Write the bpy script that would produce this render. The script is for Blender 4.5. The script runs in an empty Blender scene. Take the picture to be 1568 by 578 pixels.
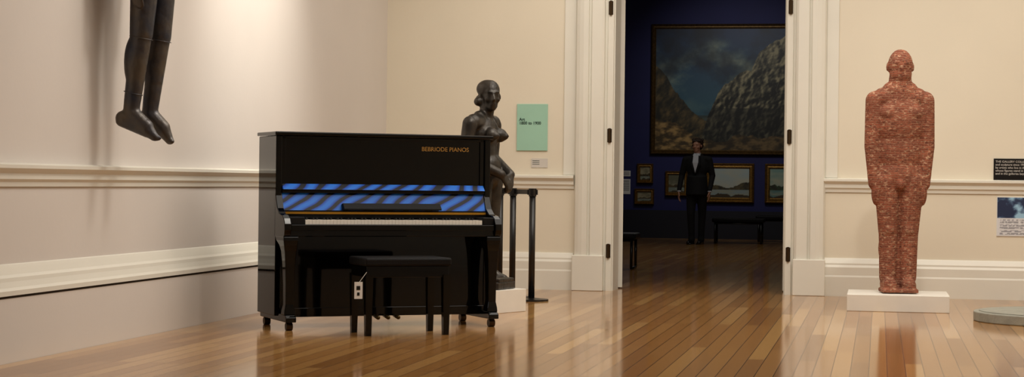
import bpy, bmesh, math, random
from mathutils import Vector, Matrix, Euler, noise
random.seed(4)
S = bpy.context.scene
S.view_settings.view_transform = 'Standard'
COL = S.collection

def lin(c):
    return tuple(((v/255)/12.92 if v/255 <= .04045 else ((v/255+.055)/1.055)**2.4) for v in c)

# ---------------------------------------------------------------- materials
def mat(name, rgb, rough=.5, metal=0, noise_amt=0., noise_scale=8., bump=0., bump_scale=60., coat=0., spec=None, rgb2=None):
    m = bpy.data.materials.new(name); m.use_nodes = True
    nt = m.node_tree; b = nt.nodes['Principled BSDF']
    c = lin(rgb)
    b.inputs['Roughness'].default_value = rough
    b.inputs['Metallic'].default_value = metal
    b.inputs['Coat Weight'].default_value = coat
    if spec is not None: b.inputs['Specular IOR Level'].default_value = spec
    tc = nt.nodes.new('ShaderNodeTexCoord')
    n = nt.nodes.new('ShaderNodeTexNoise'); n.inputs['Scale'].default_value = noise_scale
    n.inputs['Detail'].default_value = 5
    nt.links.new(tc.outputs['Object'], n.inputs['Vector'])
    mx = nt.nodes.new('ShaderNodeValToRGB')
    c2 = lin(rgb2) if rgb2 else tuple(v*(1-noise_amt) for v in c)
    mx.color_ramp.elements[0].position = .35; mx.color_ramp.elements[1].position = .65
    mx.color_ramp.elements[0].color = (*c2, 1); mx.color_ramp.elements[1].color = (*c, 1)
    nt.links.new(n.outputs['Fac'], mx.inputs['Fac'])
    nt.links.new(mx.outputs['Color'], b.inputs['Base Color'])
    if bump:
        n2 = nt.nodes.new('ShaderNodeTexNoise'); n2.inputs['Scale'].default_value = bump_scale
        nt.links.new(tc.outputs['Object'], n2.inputs['Vector'])
        bp = nt.nodes.new('ShaderNodeBump'); bp.inputs['Strength'].default_value = bump
        bp.inputs['Distance'].default_value = .01
        nt.links.new(n2.outputs['Fac'], bp.inputs['Height']); nt.links.new(bp.outputs['Normal'], b.inputs['Normal'])
    return m

M_wall = mat('cream_wall_paint', (226, 217, 197), .75, noise_amt=.03, noise_scale=1.5, bump=.05, bump_scale=30)
M_wallL = mat('pale_grey_wall_paint', (213, 206, 199), .7, noise_amt=.03, noise_scale=1.5, bump=.05, bump_scale=30)
M_trim = mat('white_trim_paint', (228, 225, 213), .4, noise_amt=.03, noise_scale=3)
M_ceil = mat('ceiling_paint', (225, 218, 205), .8)
M_blue = mat('dark_blue_wall_paint', (20, 24, 84), .7, noise_amt=.15, noise_scale=2)
M_navy = mat('dark_wainscot_paint', (12, 13, 28), .6, noise_amt=.15)
M_gap = mat('shadow_gap', (60, 50, 42), .8)
M_black = mat('black_lacquer', (4, 4, 4), .06, noise_amt=.1, spec=.32)
M_blackm = mat('black_satin', (12, 11, 11), .35)
M_blackr = mat('black_matte', (6, 6, 6), .6, spec=.25)
M_leather = mat('black_leather', (10, 9, 10), .5, bump=.3, bump_scale=200, spec=.2)
M_ivory = mat('white_keys', (235, 232, 222), .25)
M_ebony = mat('black_keys', (8, 8, 8), .3)
M_gold = mat('brass', (206, 160, 66), .3, 1)
M_letter = mat('gilt_lettering', (170, 126, 54), .5)
M_dbrass = mat('tarnished_brass', (90, 74, 45), .35, 1)
M_giltd = mat('old_gilt_frame', (150, 112, 48), .45, .7, noise_amt=.5, noise_scale=40, bump=.5, bump_scale=80)
M_darkgilt = mat('dark_gilt_frame', (96, 72, 34), .5, .6, noise_amt=.5, noise_scale=30, bump=.4, bump_scale=60)
M_lead = mat('lead_sheet', (84, 76, 66), .36, .5, noise_scale=6, rgb2=(44, 50, 64), bump=.5, bump_scale=18)
M_bronze = mat('dark_bronze', (64, 59, 53), .38, .5, noise_amt=.6, noise_scale=10, bump=.4, bump_scale=28)
M_plinth = mat('white_plinth_paint', (230, 226, 216), .55, noise_amt=.04)
M_slate = mat('pale_grey_stone', (158, 158, 146), .6, noise_amt=.2, noise_scale=12, bump=.2)
M_glass = mat('green_sign_panel', (160, 204, 182), .3, noise_amt=.05, noise_scale=4)
M_signtxt = mat('sign_lettering', (30, 60, 50), .6)
M_white = mat('white_card', (225, 225, 222), .6)
M_cardw = mat('pale_card', (205, 200, 192), .6)
M_suit = mat('black_suit_cloth', (12, 12, 15), .85, noise_amt=.2, bump=.3, bump_scale=120)
M_shirt = mat('white_shirt', (205, 208, 215), .8)
M_skin = mat('skin', (190, 140, 115), .55, noise_amt=.08)
M_hair = mat('brown_hair', (60, 42, 30), .6, noise_amt=.5, noise_scale=60, bump=.6, bump_scale=90)
M_shoe = mat('black_shoe', (10, 9, 9), .25)
M_chrome = mat('metal_hinge', (70, 55, 38), .4, .9)

# wood floor
def floor_mat():
    m = bpy.data.materials.new('varnished_oak_boards'); m.use_nodes = True
    nt = m.node_tree; b = nt.nodes['Principled BSDF']; L = nt.links
    tc = nt.nodes.new('ShaderNodeTexCoord'); sp = nt.nodes.new('ShaderNodeSeparateXYZ'); cb = nt.nodes.new('ShaderNodeCombineXYZ')
    L.new(tc.outputs['Object'], sp.inputs[0]); L.new(sp.outputs['Y'], cb.inputs['X']); L.new(sp.outputs['X'], cb.inputs['Y'])
    t = nt.nodes.new('ShaderNodeTexBrick'); t.inputs['Scale'].default_value = 1
    t.inputs['Brick Width'].default_value = 1.9; t.inputs['Row Height'].default_value = .095
    t.inputs['Mortar Size'].default_value = .0024; t.offset = .37; t.offset_frequency = 3
    t.inputs['Color1'].default_value = (0, 0, 0, 1); t.inputs['Color2'].default_value = (1, 1, 1, 1)
    t.inputs['Mortar'].default_value = (.5, .5, .5, 1)
    L.new(cb.outputs[0], t.inputs['Vector'])
    r = nt.nodes.new('ShaderNodeValToRGB'); e = r.color_ramp.elements
    e[0].position = .05; e[0].color = (*lin((142, 98, 52)), 1); e[1].position = .95; e[1].color = (*lin((206, 160, 98)), 1)
    x = e.new(.35); x.color = (*lin((178, 130, 74)), 1); x = e.new(.6); x.color = (*lin((164, 116, 64)), 1); x = e.new(.8); x.color = (*lin((190, 142, 84)), 1)
    L.new(t.outputs['Color'], r.inputs['Fac'])
    mp = nt.nodes.new('ShaderNodeMapping'); mp.inputs['Scale'].default_value = (1.2, 30, 1)
    L.new(cb.outputs[0], mp.inputs['Vector'])
    n = nt.nodes.new('ShaderNodeTexNoise'); n.inputs['Scale'].default_value = 3; n.inputs['Detail'].default_value = 6
    L.new(mp.outputs[0], n.inputs['Vector'])
    gr = nt.nodes.new('ShaderNodeMapRange'); gr.inputs['To Min'].default_value = .0; gr.inputs['To Max'].default_value = .5
    L.new(n.outputs['Fac'], gr.inputs['Value'])
    mx = nt.nodes.new('ShaderNodeMix'); mx.data_type = 'RGBA'; mx.inputs[7].default_value = (*lin((146, 100, 54)), 1)
    L.new(gr.outputs[0], mx.inputs['Factor']); L.new(r.outputs['Color'], mx.inputs[6])
    m2 = nt.nodes.new('ShaderNodeMix'); m2.data_type = 'RGBA'; m2.inputs[7].default_value = (*lin((66, 44, 22)), 1)
    L.new(t.outputs['Fac'], m2.inputs['Factor']); L.new(mx.outputs[2], m2.inputs[6])
    L.new(m2.outputs[2], b.inputs['Base Color'])
    rr = nt.nodes.new('ShaderNodeMapRange'); rr.inputs['To Min'].default_value = .14; rr.inputs['To Max'].default_value = .09
    L.new(t.outputs['Color'], rr.inputs['Value']); L.new(rr.outputs[0], b.inputs['Roughness'])
    b.inputs['IOR'].default_value = 1.45
    bp = nt.nodes.new('ShaderNodeBump'); bp.inputs['Strength'].default_value = .5; bp.inputs['Distance'].default_value = .002; bp.invert = True
    L.new(t.outputs['Fac'], bp.inputs['Height']); L.new(bp.outputs['Normal'], b.inputs['Normal'])
    return m
M_floor = floor_mat()

def brick_mat():
    m = bpy.data.materials.new('small_red_bricks'); m.use_nodes = True
    nt = m.node_tree; b = nt.nodes['Principled BSDF']; L = nt.links
    tc = nt.nodes.new('ShaderNodeTexCoord'); sp = nt.nodes.new('ShaderNodeSeparateXYZ'); cb = nt.nodes.new('ShaderNodeCombineXYZ')
    L.new(tc.outputs['Object'], sp.inputs[0])
    a = nt.nodes.new('ShaderNodeMath'); a.operation = 'ADD'; L.new(sp.outputs['X'], a.inputs[0]); L.new(sp.outputs['Y'], a.inputs[1])
    n = nt.nodes.new('ShaderNodeTexNoise'); n.inputs['Scale'].default_value = 9; L.new(tc.outputs['Object'], n.inputs['Vector'])
    z = nt.nodes.new('ShaderNodeMath'); z.operation = 'MULTIPLY_ADD'; z.inputs[1].default_value = .018
    L.new(n.outputs['Fac'], z.inputs[0]); L.new(sp.outputs['Z'], z.inputs[2])
    L.new(a.outputs[0], cb.inputs['X']); L.new(z.outputs[0], cb.inputs['Y'])
    t = nt.nodes.new('ShaderNodeTexBrick'); t.inputs['Scale'].default_value = 1
    t.inputs['Brick Width'].default_value = .052; t.inputs['Row Height'].default_value = .0175
    t.inputs['Mortar Size'].default_value = .002; t.inputs['Mortar Smooth'].default_value = .4
    t.inputs['Color1'].default_value = (*lin((160, 92, 68)), 1); t.inputs['Color2'].default_value = (*lin((122, 68, 52)), 1)
    t.inputs['Mortar'].default_value = (*lin((166, 126, 100)), 1)
    L.new(cb.outputs[0], t.inputs['Vector'])
    def patch(scale, lo, hi, amt, col, prev, zs=2.2):
        mp = nt.nodes.new('ShaderNodeMapping'); mp.inputs['Scale'].default_value = (1, 1, zs); L.new(tc.outputs['Object'], mp.inputs['Vector'])
        n2 = nt.nodes.new('ShaderNodeTexNoise'); n2.inputs['Scale'].default_value = scale; n2.inputs['Detail'].default_value = 6; n2.inputs['Roughness'].default_value = .6
        L.new(mp.outputs[0], n2.inputs['Vector'])
        r = nt.nodes.new('ShaderNodeValToRGB'); r.color_ramp.elements[0].position = lo; r.color_ramp.elements[1].position = hi
        r.color_ramp.elements[0].color = (0, 0, 0, 1); r.color_ramp.elements[1].color = (amt, amt, amt, 1)
        L.new(n2.outputs['Fac'], r.inputs['Fac'])
        mx = nt.nodes.new('ShaderNodeMix'); mx.data_type = 'RGBA'; mx.inputs[7].default_value = (*lin(col), 1)
        L.new(r.outputs['Color'], mx.inputs['Factor']); L.new(prev, mx.inputs[6]); return mx.outputs[2]
    o = patch(30, .54, .64, .85, (206, 166, 134), t.outputs['Color'], 2.0)
    o = patch(44, .53, .66, .8, (78, 46, 38), o, 1.6)
    o = patch(4, .42, .62, .4, (118, 68, 50), o, 1)
    L.new(o, b.inputs['Base Color'])
    b.inputs['Roughness'].default_value = .9; b.inputs['Specular IOR Level'].default_value = .25
    bp = nt.nodes.new('ShaderNodeBump'); bp.inputs['Strength'].default_value = .8; bp.inputs['Distance'].default_value = .005; bp.invert = True
    L.new(t.outputs['Fac'], bp.inputs['Height'])
    n4 = nt.nodes.new('ShaderNodeTexNoise'); n4.inputs['Scale'].default_value = 70; L.new(tc.outputs['Object'], n4.inputs['Vector'])
    bp2 = nt.nodes.new('ShaderNodeBump'); bp2.inputs['Strength'].default_value = .8; bp2.inputs['Distance'].default_value = .008
    L.new(n4.outputs['Fac'], bp2.inputs['Height']); L.new(bp.outputs['Normal'], bp2.inputs['Normal']); L.new(bp2.outputs['Normal'], b.inputs['Normal'])
    return m
M_brick = brick_mat()

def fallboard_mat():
    m = bpy.data.materials.new('blue_swirl_pattern'); m.use_nodes = True  # dark and blue wave bands coloured onto fallboard and music shelf
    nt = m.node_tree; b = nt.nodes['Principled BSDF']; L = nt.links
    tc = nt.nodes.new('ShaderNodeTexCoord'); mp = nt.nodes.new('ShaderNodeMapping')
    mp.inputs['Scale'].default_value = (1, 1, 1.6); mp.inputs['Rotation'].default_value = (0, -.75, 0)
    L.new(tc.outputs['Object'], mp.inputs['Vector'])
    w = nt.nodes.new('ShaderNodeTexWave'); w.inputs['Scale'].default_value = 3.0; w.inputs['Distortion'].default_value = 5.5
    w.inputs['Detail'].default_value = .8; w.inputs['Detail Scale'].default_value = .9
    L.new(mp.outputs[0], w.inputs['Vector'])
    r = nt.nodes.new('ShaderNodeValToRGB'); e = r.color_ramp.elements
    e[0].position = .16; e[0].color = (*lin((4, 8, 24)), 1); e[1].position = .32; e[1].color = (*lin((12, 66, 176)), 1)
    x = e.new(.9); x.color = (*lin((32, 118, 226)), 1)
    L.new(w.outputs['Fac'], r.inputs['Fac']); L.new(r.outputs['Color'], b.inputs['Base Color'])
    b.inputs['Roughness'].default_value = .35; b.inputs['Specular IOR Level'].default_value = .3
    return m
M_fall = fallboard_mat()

# ---------------------------------------------------------------- helpers
def link(o, parent=None):
    COL.objects.link(o)
    if parent: o.parent = parent
    return o
def empty(name, loc, rz=0):
    e = bpy.data.objects.new(name, None); e.location = loc; e.rotation_euler = (0, 0, math.radians(rz)); e.empty_display_size = .2
    return link(e)
def mesh_obj(name, bm, m, parent=None, smooth=False):
    me = bpy.data.meshes.new(name); bmesh.ops.recalc_face_normals(bm, faces=bm.faces[:]); bm.to_mesh(me); bm.free()
    if smooth:
        for p in me.polygons: p.use_smooth = True
    me.materials.append(m)
    return link(bpy.data.objects.new(name, me), parent)
def bm_box(bm, x0, x1, y0, y1, z0, z1):
    vs = [bm.verts.new(p) for p in ((x0,y0,z0),(x1,y0,z0),(x1,y1,z0),(x0,y1,z0),(x0,y0,z1),(x1,y0,z1),(x1,y1,z1),(x0,y1,z1))]
    for f in ((0,3,2,1),(4,5,6,7),(0,1,5,4),(1,2,6,5),(2,3,7,6),(3,0,4,7)): bm.faces.new([vs[i] for i in f])
def box(name, x0, x1, y0, y1, z0, z1, m, parent=None, bev=0):
    bm = bmesh.new(); bm_box(bm, x0, x1, y0, y1, z0, z1); o = mesh_obj(name, bm, m, parent)
    if bev:
        md = o.modifiers.new('bevel', 'BEVEL'); md.width = bev; md.segments = 2
    return o
def boxes(name, lst, m, parent=None, bev=0):
    bm = bmesh.new()
    for b in lst: bm_box(bm, *b)
    o = mesh_obj(name, bm, m, parent)
    if bev:
        md = o.modifiers.new('bevel', 'BEVEL'); md.width = bev; md.segments = 2
    return o
def prism(name, prof, axis, a0, a1, m, parent=None, bev=0):
    bm = bmesh.new()
    def P(p, a): return {'x': (a, p[0], p[1]), 'y': (p[0], a, p[1]), 'z': (p[0], p[1], a)}[axis]
    A = [bm.verts.new(P(p, a0)) for p in prof]; B = [bm.verts.new(P(p, a1)) for p in prof]
    bm.faces.new(A); bm.faces.new(B[::-1]); n = len(prof)
    for i in range(n): bm.faces.new((A[i], A[(i+1) % n], B[(i+1) % n], B[i]))
    o = mesh_obj(name, bm, m, parent)
    if bev:
        md = o.modifiers.new('bevel', 'BEVEL'); md.width = bev; md.segments = 2
    return o
def cyl(bm, p0, p1, r0, r1=None, seg=20):
    r1 = r0 if r1 is None else r1
    p0 = Vector(p0); p1 = Vector(p1); d = p1-p0
    M = Matrix.Translation((p0+p1)/2) @ d.to_track_quat('Z', 'Y').to_matrix().to_4x4()
    bmesh.ops.create_cone(bm, cap_ends=True, segments=seg, radius1=r0, radius2=r1, depth=d.length, matrix=M)
def ell(bm, c, r, rot=(0,0,0), seg=20):
    if not hasattr(r, '__len__'): r = (r, r, r)
    M = Matrix.Translation(c) @ Euler(rot).to_matrix().to_4x4() @ Matrix.Diagonal((*r, 1))
    bmesh.ops.create_uvsphere(bm, u_segments=seg, v_segments=seg//2+2, radius=1, matrix=M)
def cap(bm, p0, p1, r0, r1):
    cyl(bm, p0, p1, r0, r1, 16); ell(bm, p0, r0, seg=16); ell(bm, p1, r1, seg=16)
def remeshed(name, bm, voxel, m, parent, smooth_it=4, fac=.5):
    o = mesh_obj(name+'_src', bm, m)
    r = o.modifiers.new('r', 'REMESH'); r.mode = 'VOXEL'; r.voxel_size = voxel
    if smooth_it:
        s = o.modifiers.new('s', 'SMOOTH'); s.iterations = smooth_it; s.factor = fac
    dg = bpy.context.evaluated_depsgraph_get(); dg.update()
    me = bpy.data.meshes.new_from_object(o.evaluated_get(dg)); me.name = name
    bpy.data.objects.remove(o)
    me.materials.clear(); me.materials.append(m)
    for p in me.polygons: p.use_smooth = True; p.material_index = 0
    return link(bpy.data.objects.new(name, me), parent)
def text(name, s, size, loc, rot, m, parent, ext=.0008, align='LEFT'):
    c = bpy.data.curves.new(name, 'FONT'); c.body = s; c.size = size; c.extrude = ext; c.align_x = align
    c.materials.append(m); o = bpy.data.objects.new(name, c); o.location = loc; o.rotation_euler = rot
    return link(o, parent)
def area(name, loc, target, sx, sy, power, col=(1, .9, .78)):
    l = bpy.data.lights.new(name, 'AREA'); l.shape = 'RECTANGLE'; l.size = sx; l.size_y = sy; l.energy = power; l.color = col
    o = bpy.data.objects.new(name, l); o.location = loc
    o.rotation_euler = (Vector(target)-Vector(loc)).to_track_quat('-Z', 'Y').to_euler(); return link(o)
def spot(name, loc, target, power, ang, blend=.8, col=(1, .94, .84), r=.06):
    l = bpy.data.lights.new(name, 'SPOT'); l.energy = power; l.spot_size = math.radians(ang); l.spot_blend = blend; l.color = col
    l.shadow_soft_size = r
    o = bpy.data.objects.new(name, l); o.location = loc
    o.rotation_euler = (Vector(target)-Vector(loc)).to_track_quat('-Z', 'Y').to_euler(); return link(o)

# ---------------------------------------------------------------- room shell
H = 4.6; XR = 8.6; YF = -21.; WL = -.06
OX0, OX1, OH = 2.05, 3.60, 3.15; T = .36
box('floor', -6, 10, YF-.2, 17.3, -.1, 0, M_floor)
box('ceiling', WL-.2, XR+.2, YF-.2, T, H, H+.1, M_ceil)
box('ceiling_far_gallery', -6, 10, T, 17.3, 5.2, 5.3, M_navy)
box('wall_left', WL-.2, WL, YF, 0, 0, H, M_wallL)
box('wall_right', XR, XR+.2, YF, 0, 0, H, M_wall)
box('wall_front', WL-.2, XR+.2, YF-.2, YF, 0, H, M_wall)
boxes('wall_back', [(WL-.2, OX0, 0, T, 0, H), (OX1, XR+.2, 0, T, 0, H), (OX0, OX1, 0, T, OH, H)], M_wall)
boxes('wall_far_gallery_south', [(-6, OX0-.01, T, T+.03, 0, 5.2), (OX1+.01, 10, T, T+.03, 0, 5.2), (OX0-.01, OX1+.01, T, T+.03, OH+.01, 5.2)], M_blue)
box('wall_far_gallery_north', -6, 10, 17.0, 17.2, 0, 5.2, M_blue)
box('wall_far_gallery_west', -6.2, -6, T, 17.2, 0, 5.2, M_blue)
box('wall_far_gallery_east', 10, 10.2, T, 17.2, 0, 5.2, M_blue)
box('trim_1', -6, 10, 16.96, 17.0, 0, .5, M_navy)

RAIL = [(0,.915),(.012,.915),(.016,.94),(.03,.955),(.03,.985),(.045,1.0),(.06,1.012),(.06,1.03),(.02,1.038),(0,1.04)]
BASE = [(0,0),(.045,0),(.045,.17),(.04,.185),(.04,.255),(.03,.275),(.03,.29),(.015,.325),(.01,.335),(0,.335)]
def back_prof(P): return [(-o, z) for o, z in P]
for i, (a, b) in enumerate([(WL, 1.70), (3.88, XR)]):
    prism('trim_%d' % (i+2), back_prof(RAIL), 'x', a, b, M_trim)
prism('baseboard_back', back_prof(BASE), 'x', 0, 1.70, M_trim)
prism('baseboard_back_right', back_prof(BASE), 'x', 3.88, XR, M_trim)
prism('trim_4', [(WL+o, z) for o, z in RAIL], 'y', YF, 0, M_trim)
box('baseboard_left', WL, 0, YF, -.046, 0, .335, M_wallL)
box('trim_5', WL, -.012, YF, -.046, .335, .35, M_gap)  # dark strip under the ledge; shade of the gap put into its colour
prism('trim_6', [(WL,.35),(.012,.35),(.012,.375),(.0,.39),(-.012,.42),(-.016,.44),(-.03,.455),(-.045,.49),(-.052,.505),(WL,.51)], 'y', YF, -.046, M_trim)
prism('baseboard_right', [(XR-o, z) for o, z in BASE], 'y', YF, 0, M_trim)

def casing(name, sgn, xin):
    pr = [(0,0),(0,.03),(.05,.03),(.055,.015),(.075,.015),(.08,.06),(.10,.075),(.19,.075),(.20,.055),(.215,.055),(.22,.085),(.265,.085),(.30,.075),(.33,.06),(.345,.02),(.345,.0)]
    prof = [(xin+sgn*a, -p) for a, p in pr]
    prism(name, prof, 'z', .0, OH+.0, M_trim)
    x = sorted((xin+sgn*.07, xin+sgn*.35))
    boxes(name+'_plinth', [(x[0], x[1], -.10, 0, 0, .32)], M_trim, bev=.006)
    x = sorted((xin+sgn*.345, xin+sgn*.45))
    boxes(name+'_outer', [(x[0], x[1], -.014, 0, 1.04, OH+.4)], M_trim, bev=.004)
casing('trim_7', -1, OX0); casing('trim_8', 1, OX1)
box('trim_9', OX0-.36, OX1+.36, -.09, 0, OH, OH+.38, M_trim)
boxes('trim_10', [(OX0-.005, OX0+.012, .0, T, 0, OH), (OX1-.012, OX1+.005, .0, T, 0, OH)], M_trim)
for n, x, s in (('door_1', OX0, -1), ('door_2', OX1, 1)):
    e = empty(n, (x+s*.0, T+.05, 0), s*-16 if s > 0 else 16)
    xa, xb = sorted((0, s*-.045))
    box('leaf', xa, xb, 0, .76, .01, OH-.02, M_trim, e, .004)
    for k, (za, zb) in enumerate(((.2, 1.0), (1.15, 2.9))):
        xp = sorted((xb if s < 0 else xa, (xb+.008) if s < 0 else xa-.008))
        box('raised_panel_%d' % k, xp[0], xp[1], .12, .64, za, zb, M_trim, e, .004)
for n, x in (('hinge_set', OX0-.028), ('hinge_set.001', OX1+.026)):
    e = empty(n, (x, -.03, 0))
    for k, z in enumerate((.36, 1.40, 2.55)):
        bm = bmesh.new(); cyl(bm, (0,-.008,z-.065), (0,-.008,z+.065), .012); bm_box(bm, -.02, .02, -.005, .001, z-.06, z+.06)
        mesh_obj('hinge_%d' % k, bm, M_chrome, e)

# ---------------------------------------------------------------- piano
P = empty('upright_piano', (.690, -5.385, 0), 33.6); P.scale = (1, 1, .98)
W = 1.50
box('side_left', 0, .04, .22, .64, .085, 1.28, M_black, P, .004)
box('side_right', W-.04, W, .22, .64, .085, 1.28, M_black, P, .004)
box('back_board', .04, W-.04, .6, .63, .09, 1.28, M_blackm, P)
box('lid', -.012, W+.012, .195, .65, 1.282, 1.308, M_black, P, .006)
box('upper_panel', .04, W-.04, .245, .265, .96, 1.28, M_black, P, .003)
boxes('panel_rail', [(.04, W-.04, .235, .255, 1.262, 1.28), (.04, .07, .235, .255, .96, 1.28), (W-.07, W-.04, .235, .255, .96, 1.28)], M_black, P, .002)
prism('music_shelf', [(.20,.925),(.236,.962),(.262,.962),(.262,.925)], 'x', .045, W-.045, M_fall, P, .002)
box('shelf_shadow_line', .045, W-.045, .215, .262, .902, .924, M_blackr, P)
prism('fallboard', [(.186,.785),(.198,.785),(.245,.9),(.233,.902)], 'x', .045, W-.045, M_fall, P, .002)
prism('music_ledge', [(.135,.79),(.19,.79),(.20,.83),(.17,.835),(.135,.80)], 'x', .44, 1.12, M_blackr, P, .002)
box('keybed', .02, W-.02, .03, .60, .615, .69, M_black, P, .006)
box('key_slip', .05, W-.05, .018, .036, .655, .694, M_black, P, .003)
boxes('key_blocks', [(.04, .145, .036, .2, .69, .745), (W-.125, W-.04, .036, .2, .69, .745)], M_blackr, P, .006)
box('nameboard_strip', .045, W-.045, .175, .2, .69, .786, M_blackr, P)
box('brass_hinge_strip', .05, W-.05, .166, .176, .762, .776, M_gold, P)
kx0, kx1 = .148, W-.128; kw = (kx1-kx0)/52
boxes('white_keys', [(kx0+i*kw+.0006, kx0+(i+1)*kw-.0006, .037, .174, .696, .726) for i in range(52)], M_ivory, P)
bk = []
for i in range(51):
    if i % 7 in (0, 2, 3, 5, 6): bk.append((kx0+(i+1)*kw-.0055, kx0+(i+1)*kw+.0055, .088, .174, .726, .737))
boxes('black_keys', bk, M_ebony, P, .002)
arm = [(.24,.61),(.03,.61),(.008,.63),(0,.66),(.004,.70),(.025,.735),(.06,.755),(.13,.765),(.18,.80),(.21,.86),(.24,.93)]
prism('arm_left', arm, 'x', 0, .045, M_black, P, .004); prism('arm_right', arm, 'x', W-.045, W, M_black, P, .004)
box('lower_panel', .04, W-.04, .225, .25, .13, .615, M_black, P, .003)
box('bottom_rail', .04, W-.04, .21, .25, .075, .135, M_black, P, .003)
for nm, xc in (('left', .05), ('right', W-.05)):
    bm = bmesh.new(); rows = []
    for z, w, ya, yb in ((.615,.05,.02,.22),(.59,.05,.02,.20),(.56,.046,.022,.14),(.52,.040,.026,.115),(.44,.034,.03,.105),(.30,.029,.034,.098),(.17,.028,.036,.095),(.13,.036,.03,.105),(.10,.038,.028,.11)):
        rows.append([bm.verts.new(p) for p in ((xc-w,ya,z),(xc+w,ya,z),(xc+w,yb,z),(xc-w,yb,z))])
    bm.faces.new(rows[0]); bm.faces.new(rows[-1][::-1])
    for a, b in zip(rows, rows[1:]):
        for i in range(4): bm.faces.new((a[i], a[(i+1)%4], b[(i+1)%4], b[i]))
    o = mesh_obj('leg_'+nm, bm, M_black, P); md = o.modifiers.new('b', 'BEVEL'); md.width = .005; md.segments = 2
    prism('toe_'+nm, [(.0,.055),(.62,.055),(.62,.10),(.12,.105),(.02,.10),(.0,.085)], 'x', xc-.035, xc+.035, M_black, P, .005)
    bm = bmesh.new()
    for y in (.05, .58):
        cyl(bm, (xc-.02, y, .026), (xc+.02, y, .026), .026); cyl(bm, (xc, y, .03), (xc, y, .058), .012)
    mesh_obj('casters_'+nm, bm, M_chrome, P)
bm = bmesh.new()
for x in (.68, .75, .82):
    cap(bm, (x, .22, .075), (x, .13, .068), .009, .014)
o = mesh_obj('pedals', bm, M_dbrass, P, True)
t_ = text('maker_lettering', 'BEBRIODE PIANOS', .041, (1.01, .242, 1.195), (math.pi/2, 0, 0), M_letter, P); t_.data.offset = .0004

# bench
B = empty('piano_bench', (1.288, -5.615, 0), 32)
bw, bd = .57, .37
box('seat_pad', 0, bw, 0, bd, .435, .487, M_leather, B, .012)
box('apron', .015, bw-.015, .015, bd-.015, .365, .436, M_black, B, .003)
for i, (x, y) in enumerate(((.03,.03),(bw-.03,.03),(.03,bd-.03),(bw-.03,bd-.03))):
    bm = bmesh.new(); r = 2**.5
    M = Matrix.Translation((x, y, .19)) @ Matrix.Rotation(math.pi/4, 4, 'Z')
    bmesh.ops.create_cone(bm, cap_ends=True, segments=4, radius1=.018*r, radius2=.025*r, depth=.38, matrix=M)
    mesh_obj('leg_%d' % i, bm, M_black, B)
bm = bmesh.new(); bm_box(bm, -.07, -.018, -.006, -.003, .235, .34); mesh_obj('price_tag', bm, M_white, B)
bm = bmesh.new(); bm_box(bm, -.057, -.033, -.0075, -.006, .29, .315); bm_box(bm, -.053, -.037, -.0075, -.006, .255, .275); mesh_obj('tag_print', bm, M_ebony, B)
bm = bmesh.new(); cyl(bm, (-.045, -.004, .33), (.01, .0, .40), .0015); mesh_obj('tag_string', bm, M_white, B)

# ---------------------------------------------------------------- figures
def hand(bm, wrist, d, palm_n, thumb_dir, L=.18, curl=.35, rs=1.):
    d = Vector(d).normalized(); n = Vector(palm_n); n = (n-d*n.dot(d)).normalized(); s = d.cross(n)
    if s.dot(Vector(thumb_dir)) < 0: s = -s
    w = Vector(wrist); u = L/.18
    for k in (-.024, -.008, .008, .024):
        cap(bm, w+s*k*.6*u, w+d*.085*u+s*k*u, .013*u*rs, .0105*u*rs)
    for k, l in ((.027, .9), (.009, 1.), (-.009, .95), (-.027, .75)):
        p = w+d*.085*u+s*k*u; a = d
        for j, seg in enumerate((.038, .026, .02)):
            ang = curl*(.5+j*.6); a = (d*math.cos(ang)+n*math.sin(ang)).normalized()
            q = p+a*seg*l*u; cap(bm, p, q, (.0095-.0009*j)*u*rs, (.0088-.0009*j)*u*rs); p = q
    p = w+d*.02*u+s*.02*u
    q = p+(d*.7+s*.6+n*.25).normalized()*.042*u; cap(bm, p, q, .014*u*rs, .011*u*rs)
    r = q+(d*.95+s*.15+n*.3).normalized()*.032*u; cap(bm, q, r, .0105*u*rs, .009*u*rs)

def face(bm, c, s=1., yaw=0., long=1.):
    R = Matrix.Rotation(yaw, 4, 'Z')
    def p(x, y, z): return Vector(c)+(R @ Vector((x*s, y*s, z*s*long)))
    e = (0, 0, yaw)
    ell(bm, p(0, .012, .035), (.074*s, .094*s, .083*s), e)
    ell(bm, p(0, -.022, -.02), (.062*s, .066*s, .075*s), e)
    ell(bm, p(0, -.045, -.085), (.036*s, .036*s, .028*s), e)
    ell(bm, p(0, -.02, -.07), (.052*s, .055*s, .036*s), e)
    cap(bm, p(0, -.085, .012), p(0, -.104, -.03), .008*s, .0125*s)
    ell(bm, p(.0, -.092, -.036), (.019*s, .012*s, .009*s), e)
    for sg in (-1, 1):
        cap(bm, p(sg*.015, -.088, .022), p(sg*.048, -.076, .022), .0085*s, .007*s)
        ell(bm, p(sg*.031, -.074, .0), (.014*s, .011*s, .008*s), e)
        ell(bm, p(sg*.042, -.058, -.03), (.02*s, .02*s, .02*s), e)
        ell(bm, p(sg*.076, .012, -.01), (.009*s, .018*s, .03*s), (0, 0, yaw+sg*.3))
    ell(bm, p(0, -.082, -.058), (.024*s, .010*s, .006*s), e)
    ell(bm, p(0, -.079, -.068), (.021*s, .010*s, .007*s), e)

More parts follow.
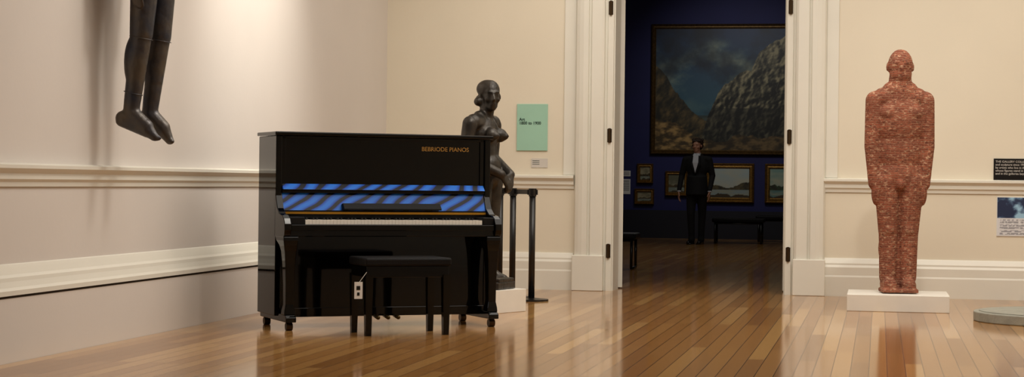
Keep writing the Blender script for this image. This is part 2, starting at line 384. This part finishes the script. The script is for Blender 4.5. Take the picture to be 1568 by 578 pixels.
# --- brick man
BM = empty('brick_man_sculpture', (4.565, -1.66, .131), 8)
bm = bmesh.new()
ell(bm, (0, 0, 1.80), (.098, .115, .128)); ell(bm, (0, -.02, 1.73), (.088, .09, .09))
ell(bm, (0, -.105, 1.775), (.014, .018, .03))
for s in (-1, 1): ell(bm, (s*.035, -.1, 1.815), (.02, .014, .012)); ell(bm, (s*.10, .01, 1.785), (.010, .02, .035))
cap(bm, (0, 0, 1.52), (0, 0, 1.70), .105, .088)
cap(bm, (-.13, 0, 1.54), (.13, 0, 1.54), .085, .085)
cap(bm, (-.06, 0, 1.59), (.06, 0, 1.59), .085, .085)
ell(bm, (0, -.005, 1.36), (.205, .13, .24)); ell(bm, (0, 0, 1.14), (.175, .115, .26)); ell(bm, (0, .01, .93), (.18, .125, .17))
ell(bm, (-.08, -.07, 1.42), (.09, .06, .07)); ell(bm, (.08, -.07, 1.42), (.09, .06, .07))
bm_box(bm, -.17, .17, -.03, .06, .9, 1.45)
for s in (-1, 1):
    cap(bm, (s*.195, 0, 1.52), (s*.214, 0, 1.15), .076, .062); cap(bm, (s*.214, 0, 1.15), (s*.197, -.01, .86), .060, .046)
    ell(bm, (s*.183, -.015, .79), (.035, .05, .10)); cap(bm, (s*.165, -.05, .84), (s*.16, -.055, .77), .015, .013)
    cap(bm, (s*.092, 0, .88), (s*.080, 0, .48), .105, .078); cap(bm, (s*.080, 0, .48), (s*.078, .01, .12), .075, .068)
    ell(bm, (s*.08, .025, .35), (.074, .075, .14))
    ell(bm, (s*.078, -.055, .5), (.045, .035, .05))
    cap(bm, (s*.074, .03, .07), (s*.074, -.10, .062), .064, .056)
bm_box(bm, -.05, .05, -.01, .05, .02, .8)
ell(bm, (0, -.10, .86), (.035, .03, .045))
bm_box(bm, -.14, .14, -.16, .1, .006, .035)
remeshed('body', bm, .008, M_brick, BM, 2)
box('sculpture_plinth', 4.565-.39, 4.565+.39, -2.02, -1.30, 0, .13, M_plinth, None, .004)

# --- hanging lead figure on left wall, facing +x
LF = empty('hanging_lead_figure', (0, -6.51, 0), 90)
bm = bmesh.new()
for s, kx, ax, tx, hx, hip in ((-1, .20, .145, .31, .075, .225), (1, .235, .18, .325, .115, .25)):
    X = s*.10; zt = 1.19 if s < 0 else 1.175
    cap(bm, (X*.95, -hip, 2.24), (X, -kx, 1.80), .092, .068)
    cap(bm, (X, -kx, 1.80), (X, -ax, 1.37), .064, .048)
    ell(bm, (X, -(kx+ax)/2+.008, 1.64), (.060, .066, .17)); ell(bm, (X, -kx-.018, 1.80), (.048, .044, .07))
    ell(bm, (X, -hx-.02, 1.315), (.042, .047, .045))
    cap(bm, (X, -ax, 1.345), (X, -(ax+tx)/2-.01, 1.265), .048, .044); cap(bm, (X, -hx-.01, 1.30), (X, -(ax+tx)/2-.02, 1.24), .036, .040)
    cap(bm, (X, -(ax+tx)/2-.01, 1.255), (X, -tx+.02, zt+.015), .045, .026)
    ell(bm, (X-.012*s, -tx+.005, zt+.01), (.02, .022, .016))
    cap(bm, (s*.20, -.17, 2.68), (s*.24, -.14, 2.38), .052, .042); cap(bm, (s*.24, -.14, 2.38), (s*.215, -.2, 2.12), .04, .028)
    hand(bm, (s*.215, -.2, 2.11), (0, -.15, -1), (-s, 0, 0), (0, -1, 0), .18, .3, 1.2)
    ell(bm, (s*.08, -.13, 2.26), (.09, .1, .1)); ell(bm, (s*.075, -.24, 2.6), (.08, .05, .06))
ell(bm, (0, -.19, 2.28), (.165, .115, .12)); ell(bm, (0, -.18, 2.44), (.135, .1, .15)); ell(bm, (0, -.17, 2.6), (.17, .115, .15))
cap(bm, (-.16, -.17, 2.69), (.16, -.17, 2.69), .06, .06); cap(bm, (0, -.17, 2.7), (0, -.19, 2.86), .055, .052)
face(bm, (0, -.19, 2.95), 1.0)
remeshed('body', bm, .009, M_lead, LF, 5)
for i, (X, y, z, r) in enumerate(((-.1, -.2, 1.78, .071), (-.1, -.155, 1.46, .057), (.1, -.235, 1.78, .071))):
    bm = bmesh.new(); n = 40; rr = .0026; vs = []
    for a in range(n):
        t = 2*math.pi*a/n; q = []
        for c in range(6):
            p = 2*math.pi*c/6; R = r*.93+rr*math.cos(p); q.append(bm.verts.new((X+R*math.cos(t), y+R*math.sin(t), z+rr*math.sin(p)+.012*math.sin(t))))
        vs.append(q)
    for a in range(n):
        for c in range(6): bm.faces.new((vs[a][c], vs[(a+1)%n][c], vs[(a+1)%n][(c+1)%6], vs[a][(c+1)%6]))
    mesh_obj('seam_%d' % i, bm, M_lead, LF, True)
bm = bmesh.new(); cyl(bm, (0, .06, 2.55), (0, -.12, 2.55), .02); cyl(bm, (0, .06, 2.3), (0, -.12, 2.3), .02)
bm_box(bm, -.05, .05, .05, .06, 2.2, 2.65); mesh_obj('wall_bracket', bm, M_blackm, LF)

# --- bronze female nude (facing right, head turned a little to the room)
F = empty('bronze_female_statue', (1.515, -3.08, .17), 76)
bm = bmesh.new()
face(bm, (0.0, -.035, 1.39), .98, -.85, 1.1)
ell(bm, (.0, -.012, 1.44), (.075, .088, .07)); ell(bm, (-.038, .045, 1.345), (.034, .036, .036)); ell(bm, (.01, .06, 1.36), (.035, .032, .036))
cap(bm, (0, .01, 1.21), (0.0, -.02, 1.33), .060, .053)
ell(bm, (0, .015, 1.10), (.155, .105, .15)); cap(bm, (-.165, .02, 1.19), (.165, .02, 1.19), .060, .060); cap(bm, (-.07,.02,1.225), (.07,.02,1.225), .052, .052)
ell(bm, (0, .015, .96), (.128, .098, .14)); ell(bm, (0, .02, .80), (.172, .13, .13)); ell(bm, (0, -.045, .86), (.10, .075, .1))
for s in (-1, 1):
    ell(bm, (s*.072, .08, .76), (.09, .08, .09))
    ell(bm, (s*.073, -.08, 1.095), (.058, .058, .054)); ell(bm, (s*.078, -.115, 1.088), (.033, .036, .031)); ell(bm, (s*.08, -.15, 1.088), .008)
    cap(bm, (s*.09, 0, .76), (s*.078, -.01, .42), .099, .066); cap(bm, (s*.078, -.01, .42), (s*.07, .02, .09), .061, .040)
    ell(bm, (s*.078, .03, .31), (.053, .055, .09)); ell(bm, (s*.078, -.045, .42), (.038, .032, .042))
    cap(bm, (s*.07, .035, .06), (s*.075, -.06, .05), .037, .035); cap(bm, (s*.075, -.06, .045), (s*.08, -.13, .028), .035, .024)
    for j in range(5): ell(bm, (s*(.055+j*.013), -.15+j*.006, .022), (.008, .014, .01))
    cap(bm, (s*.208, .03, 1.175), (s*.236, .055, .93), .057, .048); cap(bm, (s*.236, .055, .93), (s*.08, -.17, .80), .047, .036)
    hand(bm, (s*.078, -.175, .80), (-s*.55, -.25, -.75), (0, 1, -.1), (-s*.2, -.2, 1), .18, .55, 1.4)
bm_box(bm, -.13, .13, -.19, .1, .0, .03)
remeshed('body', bm, .0085, M_bronze, F, 3)
for o in F.children: o.location.z = .055
box('cast_base', -.15, .15, -.19, .11, 0.001, .058, M_bronze, F, .01)
Q = empty('statue_plinth', (1.55, -3.06, 0), -25)
box('plinth_block', -.20, .20, -.20, .20, 0, .17, M_plinth, Q, .003)

# --- barrier posts
tops = [(1.625, -1.69), (1.40, -1.36), (1.235, -1.08)]
for i, (x, y) in enumerate(tops):
    e = empty('barrier_post' if i == 0 else 'barrier_post.%03d' % i, (x, y, 0))
    bm = bmesh.new(); cyl(bm, (0,0,0), (0,0,.014), .14, .14, 40); cyl(bm, (0,0,.014), (0,0,.024), .135, .05, 40); mesh_obj('round_base', bm, M_blackm, e, False)
    bm = bmesh.new(); cyl(bm, (0,0,.02), (0,0,.86), .026, .026, 24); mesh_obj('post', bm, M_blackm, e, True)
    bm = bmesh.new(); cyl(bm, (0,0,.855), (0,0,.92), .032, .032, 24); bm_box(bm, -.042, .042, -.012, .012, .868, .91); bm_box(bm, -.012, .012, -.042, .042, .868, .91); mesh_obj('belt_head', bm, M_blackm, e)
    if i < 2:
        dx, dy = tops[i+1][0]-x, tops[i+1][1]-y; l = math.hypot(dx, dy)
        o = box('belt', .03, l-.03, -.0015, .0015, .872, .91, M_blackm, e); o.rotation_euler.z = math.atan2(dy, dx)

# low round stone base at right
SL = empty('low_round_stone_base', (5.70, -2.70, 0), 0)
bm = bmesh.new(); cyl(bm, (0,0,0), (0,0,.07), .60, .60, 96)
o = mesh_obj('disc', bm, M_slate, SL); md = o.modifiers.new('b', 'BEVEL'); md.width = .008; md.segments = 3; md.limit_method = 'ANGLE'
bm = bmesh.new(); cyl(bm, (0,0,.07), (0,0,.076), .56, .56, 96); mesh_obj('top_inset', bm, M_slate, SL)

# ---------------------------------------------------------------- signs
sg = empty('gallery_text_panel', (0, 0, 0))
box('panel', 1.168, 1.452, -.014, -.004, 1.258, 1.682, M_glass, sg, .002)
boxes('standoffs', [(1.18, 1.2, -.005, 0, 1.65, 1.67), (1.42, 1.44, -.005, 0, 1.65, 1.67), (1.18, 1.2, -.005, 0, 1.27, 1.29), (1.42, 1.44, -.005, 0, 1.27, 1.29)], M_chrome, sg)
t_ = text('heading', 'Art\n1800 to 1900', .037, (1.19, -.0155, 1.53), (math.pi/2, 0, 0), M_signtxt, sg); t_.data.offset = .0008; t_.data.space_line = .9
lb = empty('wall_label', (0, 0, 0))
box('card', 1.305, 1.455, -.006, 0, 1.105, 1.188, M_cardw, lb)
boxes('print', [(1.315, 1.38, -.0075, -.006, 1.165-.016*i, 1.169-.016*i) for i in range(3)], M_signtxt, lb)
bp = empty('black_information_panel', (0, 0, 0))
box('panel', 5.385, 5.95, -.012, 0, 1.03, 1.225, M_ebony, bp)
text('lines', 'THE GALLERY COLLECTION OF MODERN ART\nand sculpture since 1950 includes work\nby artists who live in the south and\nwhose figures stand in this room\nand in the galleries beyond', .026, (5.40, -.0135, 1.19), (math.pi/2, 0, 0), M_cardw, bp)

def vpaint(name, x0, x1, z0, z1, y, fn, nx, nz, parent):
    bm = bmesh.new(); cl = bm.loops.layers.float_color.new('paint'); g = []; C = []
    for j in range(nz+1):
        g.append([bm.verts.new((x0+(x1-x0)*i/nx, y, z0+(z1-z0)*j/nz)) for i in range(nx+1)])
        C.append([(*lin([max(0, min(255, v)) for v in fn((x1-x0)*i/nx, (z1-z0)*j/nz, i/nx, j/nz)]), 1) for i in range(nx+1)])
    for j in range(nz):
        for i in range(nx):
            f = bm.faces.new((g[j][i], g[j][i+1], g[j+1][i+1], g[j+1][i]))
            for l, c in zip(f.loops, (C[j][i], C[j][i+1], C[j+1][i+1], C[j+1][i])): l[cl] = c
    m = bpy.data.materials.new(name+'_paint'); m.use_nodes = True; nt = m.node_tree
    a = nt.nodes.new('ShaderNodeAttribute'); a.attribute_name = 'paint'; b = nt.nodes['Principled BSDF']
    nt.links.new(a.outputs['Color'], b.inputs['Base Color']); b.inputs['Roughness'].default_value = .5
    me = bpy.data.meshes.new(name); bm.to_mesh(me); bm.free(); me.materials.append(m)
    return link(bpy.data.objects.new(name, me), parent)
def mixc(a, b, t): t = max(0, min(1, t)); return tuple(a[i]*(1-t)+b[i]*t for i in range(3))
def N(x, y, s, o=0, oc=5): return noise.fractal(Vector((x*s+o, y*s-o, o*.7)), .9, 2.1, oc)
def interp(pts, x):
    if x <= pts[0][0]: return pts[0][1]
    for a, b in zip(pts, pts[1:]):
        if x <= b[0]: return a[1]+(b[1]-a[1])*(x-a[0])/(b[0]-a[0])
    return pts[-1][1]
def rock(s, t, o):
    def hgt(a, b):
        q = N(a*1.0+b*.45, b*.7, 1.9, o, 6)
        return (1-abs(q))*.9+.35*(1-abs(N(a, b*.8, 5.2, o+4, 5)))
    e = .02; gx = (hgt(s+e, t)-hgt(s-e, t))/(2*e); gz = (hgt(s, t+e)-hgt(s, t-e))/(2*e)
    return -(gx*.55-gz*.5)
def big(s, t, u, v):
    sky = mixc((50, 88, 104), (20, 48, 84), (t-.8)/1.3)
    cl = N(s, t*1.5, 1.4, 3, 7)
    band = math.exp(-((t-1.4-.15*math.sin(s*2))/.42)**2)
    c = mixc(sky, (136, 146, 128), (cl*1.1-.0)*(.35+band))
    c = mixc(c, (12, 22, 36), -N(s, t, 1.3, 8, 5)*1.1)
    if t < .62: c = mixc((30, 42, 44), (74, 86, 80), N(s*.5, t*5, 2, 9)+.3)
    lh = interp([(0,1.5),(.2,1.3),(.45,.9),(.7,.66),(.95,.5)], s)+N(s, 0, 4, 2)*.07
    if t < lh and s < .95:
        c = mixc((26, 26, 18), (104, 86, 52), rock(s, t, 5)*.12+.4+N(s, t, 7, 5, 5)*.4)
    h = interp([(.8,.1),(.93,.6),(1.1,.95),(1.25,1.2),(1.5,1.35),(1.7,1.45),(1.85,1.75),(2.1,1.95),(2.4,2.02),(3.0,2.1),(3.6,1.9)], s)+N(s, 1, 5, 7)*.06
    if t < h and s > .8:
        top = max(0, 1-(h-t)/.8)
        q = rock(s, t, 11)*.18+.27+.32*top+N(s, t, 9, 13, 5)*.25
        c = mixc((10, 12, 10), (148, 140, 110), q)
        if t < .75: c = mixc(c, (10, 12, 10), .45)
    fg = interp([(0,.55),(.4,.45),(.8,.2),(1.2,.12),(1.5,.3),(2,.22),(3.6,.4)], s)+N(s, 2, 6, 1)*.05
    if t < fg:
        g = N(s, t*2, 6, 21, 7); c = mixc((66, 52, 28), (166, 134, 82), g*1.4+.4)
        if s > .95: c = mixc(c, (24, 20, 14), .4)
    return c
def landscape(seed, skyc=(150, 160, 150), land=(80, 66, 36), water=(110, 120, 110)):
    def fn(s, t, u, v):
        c = mixc(skyc, (190, 180, 150), (1-v)*.8+N(u, v*2, 2, seed)*.5)
        if v < .42+.12*N(u, 0, 3, seed)+.25*max(0, u-.6): c = mixc(land, (40, 36, 22), N(u, v, 6, seed)+.4)
        if v < .28: c = mixc(water, (150, 150, 130), N(u, v*6, 3, seed)+.3)
        if v < .1+.08*N(u, 1, 4, seed): c = (60, 48, 28)
        return c
    return fn
def picture(name, x0, x1, z0, z1, fw, fn, fm, nx=40, nz=30, y=17.0):
    e = empty(name, (0, 0, 0)); bm = bmesh.new(); rows = []
    for ins, d in ((0, 0), (0, .05), (fw*.2, .075), (fw*.45, .05), (fw*.75, .055), (fw*.85, .035), (fw, .025)):
        rows.append([bm.verts.new((a, y-d, b)) for a, b in ((x0+ins, z0+ins), (x1-ins, z0+ins), (x1-ins, z1-ins), (x0+ins, z1-ins))])
    for a, b in zip(rows, rows[1:]):
        for i in range(4): bm.faces.new((a[i], a[(i+1)%4], b[(i+1)%4], b[i]))
    mesh_obj('frame', bm, fm, e)
    vpaint('canvas', x0+fw-.002, x1-fw+.002, z0+fw-.002, z1-fw+.002, y-.024, fn, nx, nz, e)
picture('large_landscape_painting', .373, 4.05, 1.50, 3.83, .085, big, M_darkgilt, 360, 230)
picture('small_framed_painting', .14, .43, .98, 1.33, .06, landscape(3, (110, 105, 80)), M_giltd)
picture('small_framed_painting.001', .10, .45, .60, .88, .055, landscape(5, (110, 105, 80)), M_giltd)
picture('small_framed_painting.002', .65, 1.05, .76, 1.20, .06, landscape(8, (90, 90, 70)), M_giltd)
picture('gilt_framed_landscape', 1.36, 2.23, .65, 1.35, .09, landscape(12, (160, 175, 175), (90, 80, 50), (135, 150, 150)), M_giltd, 60, 50)
picture('gilt_framed_landscape.001', 2.42, 3.3, .65, 1.35, .09, landscape(17, (120, 150, 140), (50, 80, 50), (90, 125, 120)), M_giltd, 60, 50)
for i, (a, b, c, d) in enumerate(((-.14, .02, 1.10, 1.20), (-.15, .02, .78, 1.05))):
    e = empty('exhibit_label' if not i else 'exhibit_label.001', (0, 0, 0)); box('card', a, b, 16.99, 17.0, c, d, M_white, e)
    boxes('print', [(a+.02, b-.02, 16.988, 16.99, d-.03-.025*k, d-.022-.025*k) for k in range(3 if not i else 8)], M_gap, e)

po = empty('exhibition_poster', (0, 0, 0))
box('backing', 5.415, 5.80, -.008, 0, .552, .893, M_white, po)
def pf(s, t, u, v):
    if v > .45: return mixc((20, 36, 70), (150, 190, 215), (N(u, v, 3, 4)+.1)*2)
    if v < .42 and int(v*40) % 3 != 0 and .05 < u < .9 and N(u*9, int(v*40), 2, 2) > -.25: return (150, 150, 155)
    return (214, 214, 216)
vpaint('print', 5.42, 5.795, .557, .888, -.009, pf, 60, 60, po)

# ---------------------------------------------------------------- man in the far gallery
MN = empty('man_in_suit', (1.52, 13.74, 0), -8)
bm = bmesh.new()
for s in (-1, 1):
    fy = -.05 if s < 0 else .06; fx = .07 if s < 0 else .06
    cap(bm, (s*.085, .0, .88), (s*.08, fy-.01, .50), .095, .066); cap(bm, (s*.08, fy-.01, .50), (s*fx, fy+.02, .10), .064, .05)
    cyl(bm, (s*fx, fy+.02, .12), (s*fx, fy+.015, .05), .054, .058)
ell(bm, (0, .01, .92), (.165, .12, .12))
remeshed('trousers', bm, .012, M_suit, MN, 3)
bm = bmesh.new()
ell(bm, (0, .01, 1.25), (.185, .12, .20)); ell(bm, (0, .01, 1.05), (.165, .12, .2)); cap(bm, (-.155, .015, 1.375), (.155, .015, 1.375), .058, .058)
cap(bm, (-.05, .02, 1.42), (.05, .02, 1.42), .06, .05)
cyl(bm, (0, .01, .80), (0, .01, 1.1), .185, .16, 32)
HX = {-1: (-.275, -.07), 1: (.235, -.10)}
for s in (-1, 1):
    ex = s*(.26 if s < 0 else .245); hx, hy = HX[s]
    cap(bm, (s*.19, .015, 1.365), (ex, .04, 1.11), .060, .050); cap(bm, (ex, .04, 1.11), (hx, hy, .88), .049, .037)
    cap(bm, (s*.05, -.075, 1.42), (s*.062, -.118, 1.28), .018, .02); cap(bm, (s*.062, -.118, 1.28), (s*.008, -.128, 1.14), .02, .010)
remeshed('jacket', bm, .011, M_suit, MN, 2)
bm = bmesh.new()
vsn = [(-.042,-.088,1.44),(.042,-.088,1.44),(.046,-.126,1.32),(.0,-.137,1.16),(-.046,-.126,1.32)]
prismv = [bm.verts.new(v) for v in vsn]; b2 = [bm.verts.new((v[0], v[1]+.04, v[2])) for v in vsn]
bm.faces.new(prismv); bm.faces.new(b2[::-1])
for i in range(5): bm.faces.new((prismv[i], prismv[(i+1)%5], b2[(i+1)%5], b2[i]))
cyl(bm, (0, .0, 1.42), (0, -.005, 1.475), .062, .058, 24)
for s in (-1, 1):
    ell(bm, (s*.03, -.066, 1.44), (.03, .012, .022), (0, s*.6, 0))
    hx, hy = HX[s]
    cyl(bm, (hx, hy+.004, .885), (hx, hy-.006, .845), .033, .031)
mesh_obj('shirt', bm, M_shirt, MN, False)
bm = bmesh.new(); cap(bm, (0, .01, 1.40), (0, -.005, 1.52), .052, .05); face(bm, (0, -.01, 1.595), .95, -.2)
remeshed('head', bm, .006, M_skin, MN, 2)
bm = bmesh.new()
ell(bm, (0, .022, 1.645), (.085, .098, .078)); ell(bm, (0, .06, 1.59), (.078, .06, .08))
for k in range(26):
    a = random.uniform(-2.6, 2.6)+math.pi/2; ell(bm, (math.cos(a)*.075, .03+math.sin(a)*.075, random.uniform(1.58, 1.70)), (.022, .022, .03), seg=10)
for k in range(6): ell(bm, (-.055+k*.022, -.07, 1.665+.006*(k % 2)), (.02, .016, .02), seg=10)
remeshed('hair', bm, .008, M_hair, MN, 1)
for s in (-1, 1):
    bm = bmesh.new(); hx, hy = HX[s]
    hand(bm, (hx, hy-.005, .85), (0, -.12, -1), (-s, 0, 0), (0, -1, 0), .18, .35)
    remeshed('hand_'+('right' if s < 0 else 'left'), bm, .004, M_skin, MN, 1)
    bm = bmesh.new(); fy = -.05 if s < 0 else .06; fx = .07 if s < 0 else .06
    cap(bm, (s*fx, fy+.05, .042), (s*(fx+.005), fy-.10, .038), .042, .04); cap(bm, (s*(fx+.005), fy-.10, .034), (s*(fx+.01), fy-.17, .03), .04, .03)
    bm_box(bm, s*fx-.038, s*fx+.038, fy-.19, fy+.085, 0, .02)
    remeshed('shoe_'+('right' if s < 0 else 'left'), bm, .008, M_shoe, MN, 2)

# ---------------------------------------------------------------- gallery benches
def bench(name, x, y, w, d, h, rz=0):
    e = empty(name, (x, y, 0), rz)
    box('seat', 0, w, 0, d, h-.07, h, M_leather, e, .02)
    bm = bmesh.new()
    for xx in (.05, w-.05):
        pts = [(xx, .04, h-.07), (xx, .03, .016), (xx, d-.03, .016), (xx, d-.04, h-.07)]
        for a, b in zip(pts, pts[1:]): cap(bm, a, b, .016, .016)
    cyl(bm, (.05, .03, h-.085), (w-.05, .03, h-.085), .012); cyl(bm, (.05, d-.03, h-.085), (w-.05, d-.03, h-.085), .012)
    mesh_obj('tube_frame', bm, M_blackm, e, True)
bench('gallery_bench', .45, 4.25, 1.28, .45, .41)
bench('gallery_bench.001', 1.72, 14.3, .85, .45, .42)
bench('gallery_bench.002', 2.35, 15.6, 1.6, .5, .45)

# ---------------------------------------------------------------- lights
area('ceiling_light_main', (4.3, -4.6, 4.5), (4.3, -4.6, 0), 5.5, 7, 310, (1, .955, .88))
area('ceiling_light_rear', (4.3, -15.5, 4.5), (4.3, -15.5, 0), 4, 6, 65, (.95, .96, 1))
spot('spotlight_corner', (1.7, -4.2, 4.4), (0, -3.9, 2.55), 470, 58, 1)
spot('spotlight_figure', (2.6, -6.0, 4.4), (.1, -6.6, 1.7), 200, 70, 1, r=.4)
spot('spotlight_statue', (3.2, -4.6, 4.4), (1.6, -3.0, 1.2), 140, 40, .9)
spot('spotlight_brickman', (4.9, -4.6, 4.4), (4.6, -1.5, 1.1), 150, 55, 1)
spot('spotlight_sign', (1.6, -2.8, 4.4), (1.3, 0, 1.8), 110, 70, 1)
spot('spotlight_right', (6.3, -3.2, 4.4), (6.0, 0, 1.6), 70, 70, 1)
area('far_gallery_light', (2, 9, 5.0), (2, 9, 0), 5, 8, 80, (1, .95, .88))
spot('far_painting_light', (2.0, 13.0, 5.0), (2.0, 17, 2.3), 190, 65, 1, (1, .95, .88))
wd = bpy.data.worlds.new('dim_ambient'); S.world = wd; wd.use_nodes = True
wd.node_tree.nodes['Background'].inputs[0].default_value = (.5, .5, .55, 1); wd.node_tree.nodes['Background'].inputs[1].default_value = .15

# ---------------------------------------------------------------- camera
cd = bpy.data.cameras.new('camera'); cam = bpy.data.objects.new('camera', cd); link(cam)
cd.sensor_width = 36; cd.lens = 67.1; cd.shift_y = -.00625; cd.clip_end = 200
R = Matrix.Rotation(math.radians(10.9), 4, 'Z') @ Matrix.Rotation(math.pi/2, 4, 'X') @ Matrix.Rotation(.012, 4, 'Z')
cam.matrix_world = Matrix.Translation((4.414, -17.07, .97)) @ R
S.camera = cam
